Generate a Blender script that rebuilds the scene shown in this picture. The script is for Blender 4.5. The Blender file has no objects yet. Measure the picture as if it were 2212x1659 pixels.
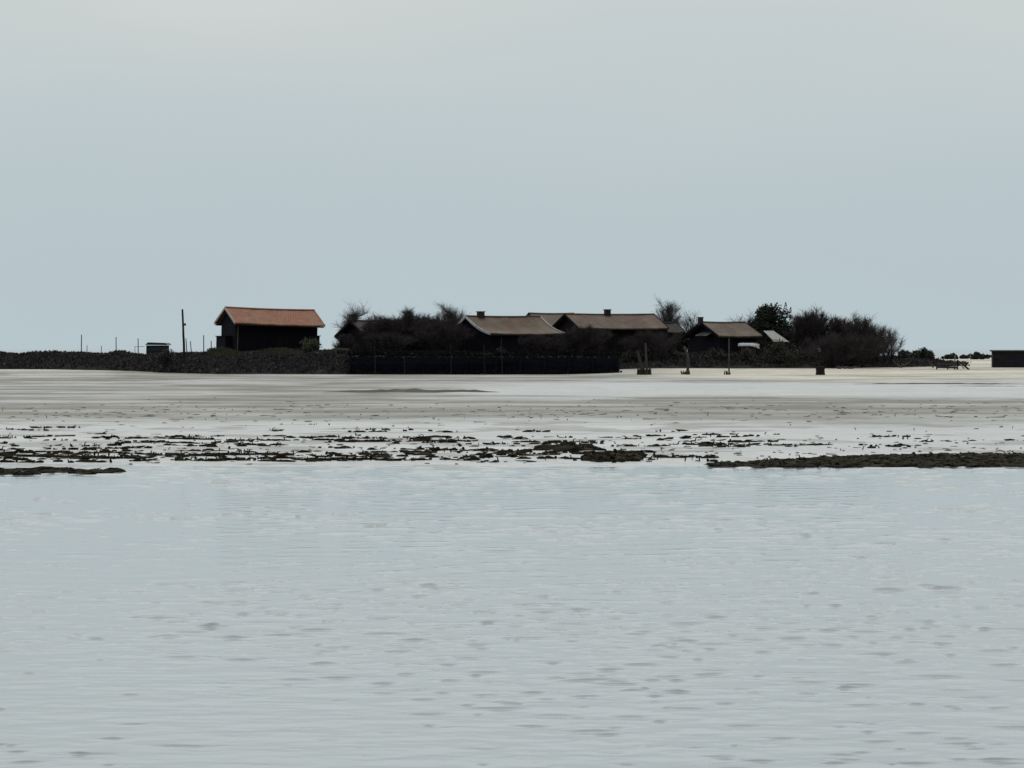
import bpy, math, random
import numpy as np
from mathutils import Vector, Matrix, noise as mnoise

R = math.radians
rng = random.Random(7)
scene = bpy.context.scene
COL = scene.collection

# ------------------------------------------------------------------ camera
EYE = 2.3
F = 8400.0            # focal length in units of a 2212-wide picture
HOR = 752.0
cam_d = bpy.data.cameras.new("camera")
cam = bpy.data.objects.new("camera", cam_d)
COL.objects.link(cam)
cam_d.sensor_width = 36
cam_d.lens = 18 / math.tan(math.atan(1106 / F))
cam_d.clip_start = 0.5
cam_d.clip_end = 30000
cam.location = (0, 0, EYE)
cam.rotation_euler = (R(90) - math.atan(77.5 / F), 0, 0)
scene.camera = cam


def P(px, py, d):
    return Vector(((px - 1106) * d / F, d, EYE + (HOR - py) * d / F))


def X(px, d):
    return (px - 1106) * d / F


def Zp(py, d):
    return EYE + (HOR - py) * d / F


# ------------------------------------------------------------------ noise
def vnoise(x, y, seed=0):
    x = np.asarray(x, float); y = np.asarray(y, float)
    xi = np.floor(x).astype(np.int64); yi = np.floor(y).astype(np.int64)
    fx = x - xi; fy = y - yi
    fx = fx * fx * (3 - 2 * fx); fy = fy * fy * (3 - 2 * fy)

    def h(a, b):
        n = (a * 374761393 + b * 668265263 + seed * 1442695041) & 0xffffffff
        n = ((n ^ (n >> 13)) * 1274126177) & 0xffffffff
        n = n ^ (n >> 16)
        return (n & 0xffffff) / float(0xffffff)
    a = h(xi, yi); b = h(xi + 1, yi); c = h(xi, yi + 1); d = h(xi + 1, yi + 1)
    return a + (b - a) * fx + (c - a) * fy + (a - b - c + d) * fx * fy


def fbm(x, y, seed=0, o=4):
    s = 0; a = .5
    for i in range(o):
        s = s + a * vnoise(x * 2 ** i, y * 2 ** i, seed + i); a *= .5
    return s


def sstep(a, b, x):
    t = np.clip((np.asarray(x, float) - a) / (b - a), 0, 1)
    return t * t * (3 - 2 * t)


# ------------------------------------------------------------------ terrain functions
def T(x, y):
    x = np.asarray(x, float); y = np.asarray(y, float)
    base = np.interp(y, [40, 55, 68, 77, 90, 125, 160, 250], [-.6, -.3, -.06, .012, .03, .05, .06, .09])
    zl = np.interp(y, [250, 300, 312, 330, 380, 420], [0, .07, .13, .25, .25, -.8])
    zll = np.interp(y, [250, 300, 312, 330, 350, 370], [0, .12, .22, .42, .3, -.8])
    zr = np.interp(y, [246, 262, 300, 325, 400, 450, 560], [0, .07, .27, .52, 1.05, 1.1, -.9])
    r = sstep(3, 13, x)
    l = sstep(-24, -34, x)
    rise = zl * (1 - r) * (1 - l) + zr * r + zll * l
    n = (fbm(x / 5, y / 9, 3) - .47) * .035 * sstep(60, 90, y) * (1 + sstep(250, 300, y))
    return base + rise + n


YF_X = [-90, -60, -43, -30, -24, -13.2, -13.0, 8.55, 8.7, 20, 33, 39, 46]
YF_Y = [352, 345, 333, 321, 313, 311.0, 310.6, 309.6, 325, 326, 331, 340, 352]
TOP_X = [-90, -30, -13.2, -13.0, 8.5, 9.0, 24, 31, 36, 44, 47]
TOP_Y = [1.55, 1.60, 1.68, 1.70, 1.68, 1.62, 1.6, 1.35, .95, .75, .5]


def bank(x, y):
    x = np.asarray(x, float); y = np.asarray(y, float)
    t = T(x, y)
    yf = np.interp(x, YF_X, YF_Y) + (fbm(x / 3.0, x * 0 + 2, 9) - .47) * 1.2 * ((x < -13.2) | (x > 8.7))
    top = np.interp(x, TOP_X, TOP_Y)
    ramp = np.where((x > -13.1) & (x < 8.6), .5, 5.0)
    yb = np.where(x < -26, 349.0, 400.0)
    s = np.clip((y - yf) / ramp, 0, 1)
    s = np.sqrt(s) * (1 - .3 * (1 - s))
    fall = 1 - sstep(0, 14, y - yb)
    z = t + (top - t) * s
    z = z * fall + (-.8) * (1 - fall)
    z = z + (fbm(x / 1.7, y / 1.7, 21) - .47) * .22 * s * fall
    return np.where((y < yf) | (x > 37 + (y - 330) * .05), t - .35, z)


def ground(x, y):
    return float(max(T(x, y), bank(x, y)))


# ------------------------------------------------------------------ mesh helpers
class MB:
    def __init__(self):
        self.v = []; self.f = []; self.m = []

    def add(self, vs, fs, mi=0):
        o = len(self.v)
        self.v.extend([tuple(p) for p in vs])
        self.f.extend([tuple(o + i for i in f) for f in fs])
        self.m.extend([mi] * len(fs))

    def box(self, c, s, rot=None, mi=0):
        hx, hy, hz = s[0] / 2, s[1] / 2, s[2] / 2
        vs = [Vector((a * hx, b * hy, e * hz)) for e in (-1, 1) for b in (-1, 1) for a in (-1, 1)]
        if rot is not None:
            vs = [rot @ p for p in vs]
        c = Vector(c)
        self.add([p + c for p in vs], [(0, 2, 3, 1), (4, 5, 7, 6), (0, 1, 5, 4), (2, 6, 7, 3), (0, 4, 6, 2), (1, 3, 7, 5)], mi)

    def tube(self, pts, rs, n=6, mi=0, cap=True):
        rings = []
        for i, p in enumerate(pts):
            p = Vector(p)
            a = Vector(pts[max(i - 1, 0)]); b = Vector(pts[min(i + 1, len(pts) - 1)])
            t = (b - a)
            if t.length < 1e-9: t = Vector((0, 0, 1))
            t.normalize()
            u = t.cross(Vector((0, 1, 0.01)))
            if u.length < 1e-4: u = t.cross(Vector((1, 0, 0)))
            u.normalize(); w = t.cross(u)
            r = rs[i]
            rings.append([p + u * (r * math.cos(k * 2 * math.pi / n)) + w * (r * math.sin(k * 2 * math.pi / n)) for k in range(n)])
        vs = [q for ring in rings for q in ring]
        fs = []
        for i in range(len(pts) - 1):
            for k in range(n):
                k2 = (k + 1) % n
                fs.append((i * n + k, i * n + k2, (i + 1) * n + k2, (i + 1) * n + k))
        if cap:
            fs.append(tuple(range(n - 1, -1, -1))); fs.append(tuple((len(pts) - 1) * n + k for k in range(n)))
        self.add(vs, fs, mi)

    def build(self, name, mat, parent=None, smooth=False, loc=None):
        me = bpy.data.meshes.new(name)
        me.from_pydata(self.v, [], self.f)
        for mm in (mat if isinstance(mat, (list, tuple)) else [mat]):
            me.materials.append(mm)
        if any(self.m):
            me.polygons.foreach_set('material_index', self.m)
        if smooth:
            me.polygons.foreach_set('use_smooth', [True] * len(me.polygons))
        me.update()
        o = bpy.data.objects.new(name, me)
        COL.objects.link(o)
        if parent is not None: o.parent = parent
        if loc is not None: o.location = loc
        return o


ICO_V = []; ICO_F = []
def _ico():
    t = (1 + 5 ** .5) / 2
    vs = [(-1, t, 0), (1, t, 0), (-1, -t, 0), (1, -t, 0), (0, -1, t), (0, 1, t), (0, -1, -t), (0, 1, -t), (t, 0, -1), (t, 0, 1), (-t, 0, -1), (-t, 0, 1)]
    ICO_V.extend(Vector(v).normalized() for v in vs)
    ICO_F.extend([(0, 11, 5), (0, 5, 1), (0, 1, 7), (0, 7, 10), (0, 10, 11), (1, 5, 9), (5, 11, 4), (11, 10, 2), (10, 7, 6), (7, 1, 8), (3, 9, 4), (3, 4, 2), (3, 2, 6), (3, 6, 8), (3, 8, 9), (4, 9, 5), (2, 4, 11), (6, 2, 10), (8, 6, 7), (9, 8, 1)])
_ico()


def lump(mb, c, s, rg, jit=.35, rz=None, tilt=0.0, mi=0):
    m = Matrix.Rotation(rg.uniform(0, 6.28) if rz is None else rz, 3, 'Z') @ Matrix.Rotation(tilt, 3, 'Y')
    vs = []
    for v in ICO_V:
        k = 1 + rg.uniform(-jit, jit)
        vs.append(m @ Vector((v.x * s[0] * k, v.y * s[1] * k, v.z * s[2] * k)) + Vector(c))
    mb.add(vs, ICO_F, mi)


def tag(o, label=None, cat=None, group=None, kind=None):
    if label: o['label'] = label
    if cat: o['category'] = cat
    if group: o['group'] = group
    if kind: o['kind'] = kind
    return o


def empty(name, loc, rz=0, ry=0):
    o = bpy.data.objects.new(name, None)
    o.empty_display_size = .3
    COL.objects.link(o); o.location = loc; o.rotation_euler = (0, ry, rz)
    return o


# ------------------------------------------------------------------ materials
def new_mat(name):
    m = bpy.data.materials.new(name); m.use_nodes = True
    nt = m.node_tree
    b = nt.nodes['Principled BSDF']
    return m, nt, b


def nodes_noise(nt, scale, detail=4, vec=None, rough=.55):
    n = nt.nodes.new('ShaderNodeTexNoise'); n.inputs['Scale'].default_value = scale
    n.inputs['Detail'].default_value = detail; n.inputs['Roughness'].default_value = rough
    if vec is not None: nt.links.new(vec, n.inputs['Vector'])
    return n


def ramp(nt, src, stops):
    r = nt.nodes.new('ShaderNodeValToRGB')
    el = r.color_ramp.elements
    while len(el) < len(stops): el.new(.5)
    for e, (p, c) in zip(el, stops):
        e.position = p; e.color = (*c, 1)
    nt.links.new(src, r.inputs['Fac'])
    return r


def coords(nt, scale=(1, 1, 1), kind='Object'):
    tc = nt.nodes.new('ShaderNodeTexCoord'); mp = nt.nodes.new('ShaderNodeMapping')
    mp.inputs['Scale'].default_value = scale
    nt.links.new(tc.outputs[kind], mp.inputs['Vector'])
    return mp.outputs['Vector']


def mix_col(nt, fac, a, b, mode='MIX'):
    m = nt.nodes.new('ShaderNodeMix'); m.data_type = 'RGBA'; m.blend_type = mode
    for sock, val in ((m.inputs[0], fac), (m.inputs[6], a), (m.inputs[7], b)):
        if hasattr(val, 'is_output'): nt.links.new(val, sock)
        elif isinstance(val, (int, float)): sock.default_value = val
        else: sock.default_value = (*val, 1)
    return m.outputs[2]


def simple(name, c1, c2, scale=3, rough=.85, sc=(1, 1, 1), bump=0, spec=.3, island=False):
    m, nt, b = new_mat(name)
    v = coords(nt, sc)
    n = nodes_noise(nt, scale, 5, v)
    fac = n.outputs['Fac']
    if island:
        g = nt.nodes.new('ShaderNodeNewGeometry')
        ma = nt.nodes.new('ShaderNodeMath'); ma.operation = 'MULTIPLY_ADD'
        nt.links.new(g.outputs['Random Per Island'], ma.inputs[0]); ma.inputs[1].default_value = .5
        mb = nt.nodes.new('ShaderNodeMath'); mb.operation = 'MULTIPLY'; mb.inputs[1].default_value = .5
        nt.links.new(fac, mb.inputs[0]); nt.links.new(mb.outputs[0], ma.inputs[2])
        fac = ma.outputs[0]
    r = ramp(nt, fac, [(.3, c1), (.7, c2)])
    nt.links.new(r.outputs['Color'], b.inputs['Base Color'])
    b.inputs['Roughness'].default_value = rough
    b.inputs['Specular IOR Level'].default_value = spec
    if bump:
        bp = nt.nodes.new('ShaderNodeBump'); bp.inputs['Strength'].default_value = bump
        bp.inputs['Distance'].default_value = .03
        nt.links.new(n.outputs['Fac'], bp.inputs['Height']); nt.links.new(bp.outputs['Normal'], b.inputs['Normal'])
    return m


def plank_mat(name, c1, c2, w=.18, rough=.8, axis='X'):
    m, nt, b = new_mat(name)
    v = coords(nt)
    wv = nt.nodes.new('ShaderNodeTexWave'); wv.wave_type = 'BANDS'; wv.bands_direction = axis
    wv.inputs['Scale'].default_value = .314 / w; wv.wave_profile = 'SAW'
    nt.links.new(v, wv.inputs['Vector'])
    v2 = coords(nt, (6, 6, .6) if axis == 'X' else (.6, 6, 6))
    n = nodes_noise(nt, 1.5, 6, v2)
    base = ramp(nt, n.outputs['Fac'], [(.3, c1), (.72, c2)]).outputs['Color']
    gap = ramp(nt, wv.outputs['Fac'], [(0, (.25, .25, .25)), (.08, (1, 1, 1))]).outputs['Color']
    nt.links.new(mix_col(nt, 1.0, base, gap, 'MULTIPLY'), b.inputs['Base Color'])
    b.inputs['Roughness'].default_value = rough
    b.inputs['Specular IOR Level'].default_value = .06
    return m


def tile_mat(name, c1, c2, c3, moss=None):
    m, nt, b = new_mat(name)
    v = coords(nt)
    br = nt.nodes.new('ShaderNodeTexBrick')
    br.inputs['Scale'].default_value = 1.0; br.inputs['Brick Width'].default_value = .22
    br.inputs['Row Height'].default_value = .33; br.inputs['Mortar Size'].default_value = .018
    br.inputs['Color1'].default_value = (*c1, 1); br.inputs['Color2'].default_value = (*c2, 1)
    br.inputs['Mortar'].default_value = (c1[0] * .35, c1[1] * .35, c1[2] * .35, 1)
    nt.links.new(v, br.inputs['Vector'])
    n = nodes_noise(nt, .55, 5, v, .65)
    f = ramp(nt, n.outputs['Fac'], [(.42, (0, 0, 0)), (.68, (1, 1, 1))]).outputs['Color']
    c = mix_col(nt, f, br.outputs['Color'], c3)
    if moss:
        n2 = nodes_noise(nt, 1.3, 6, v, .7)
        f2 = ramp(nt, n2.outputs['Fac'], [(.52, (0, 0, 0)), (.62, (.8, .8, .8))]).outputs['Color']
        c = mix_col(nt, f2, c, moss)
    nt.links.new(c, b.inputs['Base Color'])
    wv = nt.nodes.new('ShaderNodeTexWave'); wv.bands_direction = 'X'; wv.inputs['Scale'].default_value = .314 / .22
    nt.links.new(v, wv.inputs['Vector'])
    bp = nt.nodes.new('ShaderNodeBump'); bp.inputs['Distance'].default_value = .03; bp.inputs['Strength'].default_value = .8
    nt.links.new(wv.outputs['Fac'], bp.inputs['Height']); nt.links.new(bp.outputs['Normal'], b.inputs['Normal'])
    b.inputs['Roughness'].default_value = .8; b.inputs['Specular IOR Level'].default_value = .25
    return m


M = {}
M['orange_tile'] = tile_mat('orange_tile', (.32, .137, .083), (.235, .10, .064), (.225, .125, .083), (.13, .09, .068))
M['brown_tile'] = tile_mat('brown_tile', (.12, .074, .054), (.088, .057, .044), (.135, .11, .085), (.085, .084, .055))
M['grey_tile'] = tile_mat('grey_tile', (.115, .078, .057), (.09, .066, .05), (.135, .116, .09), (.10, .097, .07))
M['dark_tile'] = tile_mat('dark_tile', (.035, .026, .024), (.028, .022, .021), (.05, .04, .036))
M['tarred'] = plank_mat('tarred_planks', (.0055, .0055, .0095), (.015, .0145, .0215))
M['tarred_b'] = plank_mat('tarred_planks_brown', (.008, .007, .0085), (.021, .0185, .0205))
M['tarred_h'] = plank_mat('tarred_boards', (.005, .0058, .0105), (.014, .0155, .025), .22, .8, 'Z')
M['shed_boards'] = plank_mat('shed_boards', (.014, .014, .019), (.036, .035, .044), .24, .8, 'Z')
M['pale_wood'] = simple('pale_wood', (.30, .27, .25), (.48, .45, .42), 4, .8)
M['dim_wood'] = simple('weathered_dark_wood', (.03, .029, .03), (.085, .08, .078), 2.5, .85, (2, 2, .6))
M['grey_wood'] = simple('grey_wood', (.10, .095, .09), (.24, .23, .215), 2.5, .85, (2, 2, .6))
M['dark_wood'] = simple('dark_wood', (.008, .0075, .009), (.024, .022, .022), 2.5, .85, (2, 2, .6))
M['sheet_metal'] = simple('sheet_metal', (.10, .10, .10), (.19, .19, .187), 1.5, .55, spec=.5)
M['chimney'] = simple('sooty_brick', (.02, .018, .018), (.055, .045, .042), 4, .9)
M['white_paint'] = simple('worn_white_paint', (.34, .35, .37), (.60, .62, .63), 3, .6)
M['boat_dark'] = simple('boat_navy_paint', (.010, .014, .022), (.025, .032, .042), 2, .5)
M['boat_grey'] = simple('boat_grey_paint', (.018, .02, .019), (.034, .037, .035), 2, .9, spec=.08)
M['bark'] = simple('dark_bark', (.016, .013, .014), (.042, .035, .036), 3, .9)
M['twig'] = simple('bare_twig', (.026, .021, .026), (.075, .063, .067), .6, .9, island=True)
M['twig_pale'] = simple('grey_twig', (.045, .041, .044), (.11, .098, .095), .6, .9, island=True)
M['leaf_dark'] = simple('evergreen_leaf', (.012, .018, .014), (.038, .045, .028), .9, .8, island=True)
M['leaf_scrub'] = simple('scrub_leaf', (.018, .022, .016), (.06, .056, .042), .7, .85, island=True)
M['bank_scrub'] = simple('bank_scrub', (.026, .024, .028), (.075, .070, .068), .22, .9, island=True)
M['yard_grass'] = simple('yard_grass', (.040, .052, .032), (.10, .11, .07), .6, .9, island=True)
M['black_scrub'] = simple('black_scrub', (.006, .006, .008), (.018, .016, .016), .5, .95, spec=.1)
M['bank_soil'] = simple('bank_soil', (.012, .011, .012), (.028, .025, .024), .8, .95, bump=.6)
M['weed'] = simple('wet_weed', (.008, .0085, .006), (.036, .031, .018), 1.2, .85, island=True, spec=.04)
M['shell'] = simple('oyster_shell', (.16, .14, .12), (.42, .38, .34), 2, .55, island=True)
M['mud_scarp'] = simple('shaded_wet_mud', (.035, .031, .024), (.075, .066, .05), .5, .8, (1, .4, 1), spec=.15)
M['mud_dark'] = simple('dark_wet_mud', (.11, .105, .09), (.20, .19, .165), .5, .55, (1, .4, 1))


# ------------------------------------------------------------------ grid surfaces
def grid_object(name, ys, xs_of, zf, mat, attrs=None):
    """ys: rows; xs_of(y)-> columns (same count each row)."""
    Xs = np.array([xs_of(y) for y in ys]); Ys = np.repeat(np.array(ys)[:, None], Xs.shape[1], 1)
    Zs = zf(Xs, Ys)
    nr, nc = Xs.shape
    co = np.stack([Xs, Ys, Zs], -1).reshape(-1, 3).astype(np.float32)
    i = np.arange(nr - 1)[:, None] * nc + np.arange(nc - 1)[None, :]
    fs = np.stack([i, i + 1, i + nc + 1, i + nc], -1).reshape(-1, 4).astype(np.int32)
    me = bpy.data.meshes.new(name)
    me.vertices.add(len(co)); me.vertices.foreach_set('co', co.ravel())
    me.loops.add(fs.size); me.loops.foreach_set('vertex_index', fs.ravel())
    me.polygons.add(len(fs))
    me.polygons.foreach_set('loop_start', np.arange(0, fs.size, 4, dtype=np.int32))
    me.polygons.foreach_set('loop_total', np.full(len(fs), 4, dtype=np.int32))
    me.polygons.foreach_set('use_smooth', np.ones(len(fs), dtype=bool))
    me.materials.append(mat)
    me.update(calc_edges=True)
    if attrs:
        for k, fn in attrs.items():
            a = me.attributes.new(k, 'FLOAT', 'POINT')
            a.data.foreach_set('value', fn(Xs, Ys, Zs).ravel().astype(np.float32))
    o = bpy.data.objects.new(name, me); COL.objects.link(o)
    return o


def fan_cols(n, spread=1.5, outer=14):
    inner = np.linspace(-1, 1, n) * spread
    out = np.geomspace(spread * 1.15, spread * outer, 12)
    return np.concatenate([-out[::-1], inner, out])


# ---- water
def rows_persp(d0, d1, per_px):
    k = EYE * 3889 * per_px
    n = int(k * (1 / d0 - 1 / d1))
    return list(1 / np.linspace(1 / d0, 1 / d1, n))


WR = list(np.linspace(-40, 10, 6)) + list(np.linspace(11, 17.5, 40)) + rows_persp(18, 92, 4.4) + list(np.geomspace(93, 9000, 40))
WC = fan_cols(430, 1.35)
_wr = np.random.RandomState(4)


def wave_set(n, l0, l1, spread):
    lam = np.exp(_wr.uniform(math.log(l0), math.log(l1), n))
    th = _wr.uniform(-spread, spread, n)
    ph = _wr.uniform(0, 6.283, n)
    return lam, th, ph


W_A = wave_set(44, .15, .34, 1.25)
W_B = wave_set(40, .34, .62, 1.25)
W_C = wave_set(36, .70, 1.25, 1.2)


def field(ws, x, y, sp):
    f = np.zeros_like(x); tot = 0
    for lam, th, ph in zip(*ws):
        k = 2 * math.pi / lam
        w = np.clip((lam - 2.0 * sp) / (1.6 * sp), 0, 1)
        f += w * lam * np.sin(k * (x * math.sin(th) + y * math.cos(th)) + ph)
        tot += .5 * (lam ** 2)
    return f / math.sqrt(tot)


def water_z(x, y):
    sp = np.clip(y, 10, None) ** 2 / (EYE * 3889) / 4.4
    on = sstep(9, 14, y) * (1 - sstep(88, 100, y))
    a = field(W_A, x, y, sp); b = field(W_B, x, y, sp); c = field(W_C, x, y, sp)
    wx = x + 2.5 * np.sin(y / 5.0 + 1) + 1.5 * np.sin(x / 3.1 + y / 2.3)
    pa = sstep(.38, .60, fbm(wx / 2.6 + 7, y / 5.0, 31, 4))
    pb = sstep(.36, .58, fbm(wx / 5 + 3, y / 8.0 + wx / 11, 77, 4))
    right = .5 + .5 * sstep(-4, 4, x)

    def dash(q, t, wdt): return sstep(0, 1, (q - t) / wdt)
    h = .0030 * dash(a, 2.15 - .75 * pa * right, .8) + .0004 * a
    h += .0095 * dash(b, 2.2 - .95 * pb, .5) * sstep(22, 34, y) + .0007 * b
    h += .0200 * dash(c, 2.1 - 1.05 * pb, .5) * sstep(40, 56, y) + .0011 * c
    # separate short steep wavelets, gathered in wind patches
    rw = random.Random(19)
    ry = y[:, 0]
    for k in range(2900):
        yy = 1 / rw.uniform(1 / 74, 1 / 17.5); xx = rw.uniform(-1.4, 1.4) * .1317 * yy
        den = fbm(xx / 2.6 + 7, yy / 5.0, 31, 3); den2 = fbm(xx / 5 + 3, yy / 8.0 + xx / 11, 77, 3)
        q = float(sstep(.40, .60, den)) * .8 + float(sstep(.42, .6, den2)) * .45
        q *= (.55 + .45 * float(sstep(-.06, .06, xx / yy)))
        if rw.random() > .06 + .75 * q: continue
        spk = yy * yy / (EYE * 3889) / 4.4
        A = yy * .00039 * rw.choice((.35, .5, .7, .9, 1.0, 1.2)) * rw.uniform(.8, 1.2) * (1 - .35 * float(sstep(30, 65, yy)))
        sf = max(A * 1.85, 1.1 * spk); sbk = sf * rw.uniform(2, 3.5)
        lx = yy / F * rw.choice((12, 17, 24, 34, 50)) * rw.uniform(.8, 1.5)
        sl = rw.gauss(.05, .12)
        r0, r1 = np.searchsorted(ry, [yy - 3 * sf - 2 * abs(sl) * lx, yy + 3 * sbk + 2 * abs(sl) * lx])
        if r1 <= r0: continue
        xr = x[(r0 + r1) // 2]
        c0, c1 = np.searchsorted(xr, [xx - 2.6 * lx, xx + 2.6 * lx])
        if c1 <= c0: continue
        X_ = x[r0:r1, c0:c1] - xx; Y_ = y[r0:r1, c0:c1] - yy - sl * X_ + .25 * sf * np.sin(X_ / lx * 2.3 + k)
        sg = np.where(Y_ < 0, sf, sbk)
        h[r0:r1, c0:c1] += A * np.exp(-(Y_ / sg) ** 2) * np.exp(-np.abs(X_ / lx) ** 2.6)
    return h * on


m, nt, b = new_mat('estuary_water')
v = coords(nt, (.02, .05, 1))
n = nodes_noise(nt, 1.0, 3, v)
c = ramp(nt, n.outputs['Fac'], [(.3, (.198, .243, .262)), (.7, (.225, .256, .258))])
nt.links.new(c.outputs['Color'], b.inputs['Base Color'])
b.inputs['Roughness'].default_value = .09
b.inputs['IOR'].default_value = 1.333
b.inputs['Specular IOR Level'].default_value = .5
v2 = coords(nt, (1, .6, 1))
n2 = nodes_noise(nt, 5, 3, v2)
bp = nt.nodes.new('ShaderNodeBump'); bp.inputs['Strength'].default_value = .12; bp.inputs['Distance'].default_value = .02
nt.links.new(n2.outputs['Fac'], bp.inputs['Height']); nt.links.new(bp.outputs['Normal'], b.inputs['Normal'])
M['water'] = m
water = grid_object('water', WR, lambda y: WC * .1317 * max(abs(y), 8), water_z, M['water'])
tag(water, kind='structure')

# ---- tidal flat and beach
TR = list(np.linspace(44, 59, 8)) + rows_persp(60, 335, 4) + list(np.linspace(337, 470, 60)) + list(np.linspace(475, 600, 12))
TC = fan_cols(420, 1.5, 9)


def a_sand(x, y, z):
    e = (fbm(x / 6, y / 14, 51) - .47)
    s = sstep(.12, .24, z + e * .22) * sstep(5, 15, x + e * 12)
    s2 = sstep(.2, .5, z + e * .2) * sstep(-22, -34, x)
    return np.clip(s + s2 * .6, 0, 1)


def a_film_sheen(x, y, z):
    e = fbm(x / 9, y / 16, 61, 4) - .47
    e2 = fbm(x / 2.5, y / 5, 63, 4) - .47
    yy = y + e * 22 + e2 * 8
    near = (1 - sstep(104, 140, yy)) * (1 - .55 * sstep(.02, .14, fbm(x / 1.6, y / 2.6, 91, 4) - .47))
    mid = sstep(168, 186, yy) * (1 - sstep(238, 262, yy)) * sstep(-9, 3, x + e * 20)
    streak = sstep(.0, .13, fbm(x / 9, y / 7, 71, 5) - .46) * .55 * sstep(128, 165, y)  # wet streaks; puddle glints painted through the paler film colour
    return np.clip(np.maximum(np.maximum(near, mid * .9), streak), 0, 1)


m, nt, b = new_mat('tidal_mud')


def attr(nt, k):
    a = nt.nodes.new('ShaderNodeAttribute'); a.attribute_name = k
    return a.outputs['Fac']


v = coords(nt, (.13, .14, 1))
n = nodes_noise(nt, 1.0, 6, v, .65)
v4 = coords(nt, (.55, .30, 1)); n4 = nodes_noise(nt, 1, 6, v4, .7)
v3 = coords(nt, (3, 1.2, 1)); n3 = nodes_noise(nt, 1, 5, v3, .6)
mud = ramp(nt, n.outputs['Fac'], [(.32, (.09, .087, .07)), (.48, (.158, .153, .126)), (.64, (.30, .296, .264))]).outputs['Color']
sheen_col = ramp(nt, n.outputs['Fac'], [(.3, (.325, .345, .342)), (.7, (.45, .465, .455))]).outputs['Color']  # sky sheen of the wet film is put into this paler colour
vs3 = coords(nt, (.05, .11, 1)); ns3 = nodes_noise(nt, 1.0, 7, vs3, .7)
snd = ramp(nt, ns3.outputs['Fac'], [(.36, (.24, .218, .165)), (.47, (.42, .392, .31)), (.62, (.58, .552, .455))]).outputs['Color']
c = mix_col(nt, attr(nt, 'film_sheen'), mud, sheen_col)
c = mix_col(nt, attr(nt, 'sand'), c, snd)
mott = ramp(nt, n3.outputs['Fac'], [(.3, (.72, .72, .72)), (.6, (1, 1, 1))]).outputs['Color']
c = mix_col(nt, .8, c, mott, 'MULTIPLY')
mott2 = ramp(nt, n4.outputs['Fac'], [(.36, (.70, .71, .70)), (.52, (1, 1, 1))]).outputs['Color']
c = mix_col(nt, .8, c, mott2, 'MULTIPLY')
nt.links.new(c, b.inputs['Base Color'])
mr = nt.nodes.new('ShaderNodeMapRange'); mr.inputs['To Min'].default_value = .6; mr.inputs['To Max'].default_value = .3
nt.links.new(attr(nt, 'film_sheen'), mr.inputs['Value']); nt.links.new(mr.outputs['Result'], b.inputs['Roughness'])
b.inputs['IOR'].default_value = 1.36
bp = nt.nodes.new('ShaderNodeBump'); bp.inputs['Strength'].default_value = .35; bp.inputs['Distance'].default_value = .03
nt.links.new(n3.outputs['Fac'], bp.inputs['Height']); nt.links.new(bp.outputs['Normal'], b.inputs['Normal'])
M['mud'] = m
flat = grid_object('tidal_flat', TR, lambda y: TC * .1317 * y, T, M['mud'], {'sand': a_sand, 'film_sheen': a_film_sheen})
tag(flat, kind='structure')

# low dark scarps in the mud
def scarp(name, px0, px1, py, d, h, depth, seed):
    rg = random.Random(seed)
    x0, x1 = X(px0, d), X(px1, d)
    nx, ny = 90, 7
    vs = []; fs = []
    for j in range(ny):
        t = j / (ny - 1)
        for i in range(nx):
            u = i / (nx - 1); x = x0 + (x1 - x0) * u
            tap = (math.sin(math.pi * u)) ** .5
            wob = (mnoise.noise(Vector((x * .6, seed, 0)))) * depth * .3
            y = d + wob + t * depth * (tap * .9 + .1)
            prof = min(1, t * 4) * (1 - max(0, (t - .35) / .65) ** 1.2)
            z = float(T(x, y)) - .03 + h * tap * prof * (1 + .5 * mnoise.noise(Vector((x * 1.3, y * .5, seed))))
            vs.append((x, y, z))
    for j in range(ny - 1):
        for i in range(nx - 1):
            a = j * nx + i; fs.append((a, a + 1, a + nx + 1, a + nx))
    mb = MB(); mb.add(vs, fs)
    return tag(mb.build(name, M['mud_scarp'], smooth=True), kind='structure')


scarp('mud_bar', 690, 1085, 848, 196, .16, 9, 3)
scarp('mud_bar', 1825, 2260, 829, 238, .09, 5, 5)
scarp('mud_bar', 1980, 2300, 838, 225, .05, 4, 8)

# ---- bank
BY = list(np.arange(306, 334, .35)) + list(np.arange(334.5, 428, 1.8))
BX = np.arange(-95, 48, .33)
bk = grid_object('bank', BY, lambda y: BX, bank, M['bank_soil'])
tag(bk, kind='structure')


def leaf_quad(mb, c, s, rg, zs=1.0):
    n = Vector((rg.gauss(0, 1), rg.gauss(0, 1), rg.gauss(0, zs))).normalized()
    u = n.orthogonal().normalized() * s; v = n.cross(u) * .6
    u = Matrix.Rotation(rg.uniform(0, 6.28), 3, n) @ u; v = n.cross(u) * .55
    mb.add([c - u, c + v, c + u, c - v], [(0, 1, 2, 3)])


# ------------------------------------------------------------------ scrub covering the bank
def blades(mb, x, y, z, h, n, rg, w=.035, spread=.5, mi=0):
    for k in range(n):
        a = rg.uniform(0, 6.283); l = h * rg.uniform(.5, 1.1); s = rg.uniform(.1, spread) * l
        bx = x + rg.uniform(-.12, .12); by = y + rg.uniform(-.12, .12)
        tip = (bx + math.cos(a) * s, by + math.sin(a) * s, z + l)
        ww = w * rg.uniform(.6, 1.3)
        mb.add([(bx - ww, by, z - .05), (bx + ww, by, z - .05), (tip[0] + ww * .3, tip[1], tip[2]), (tip[0] - ww * .3, tip[1], tip[2])], [(0, 1, 2, 3)], mi)


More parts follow.
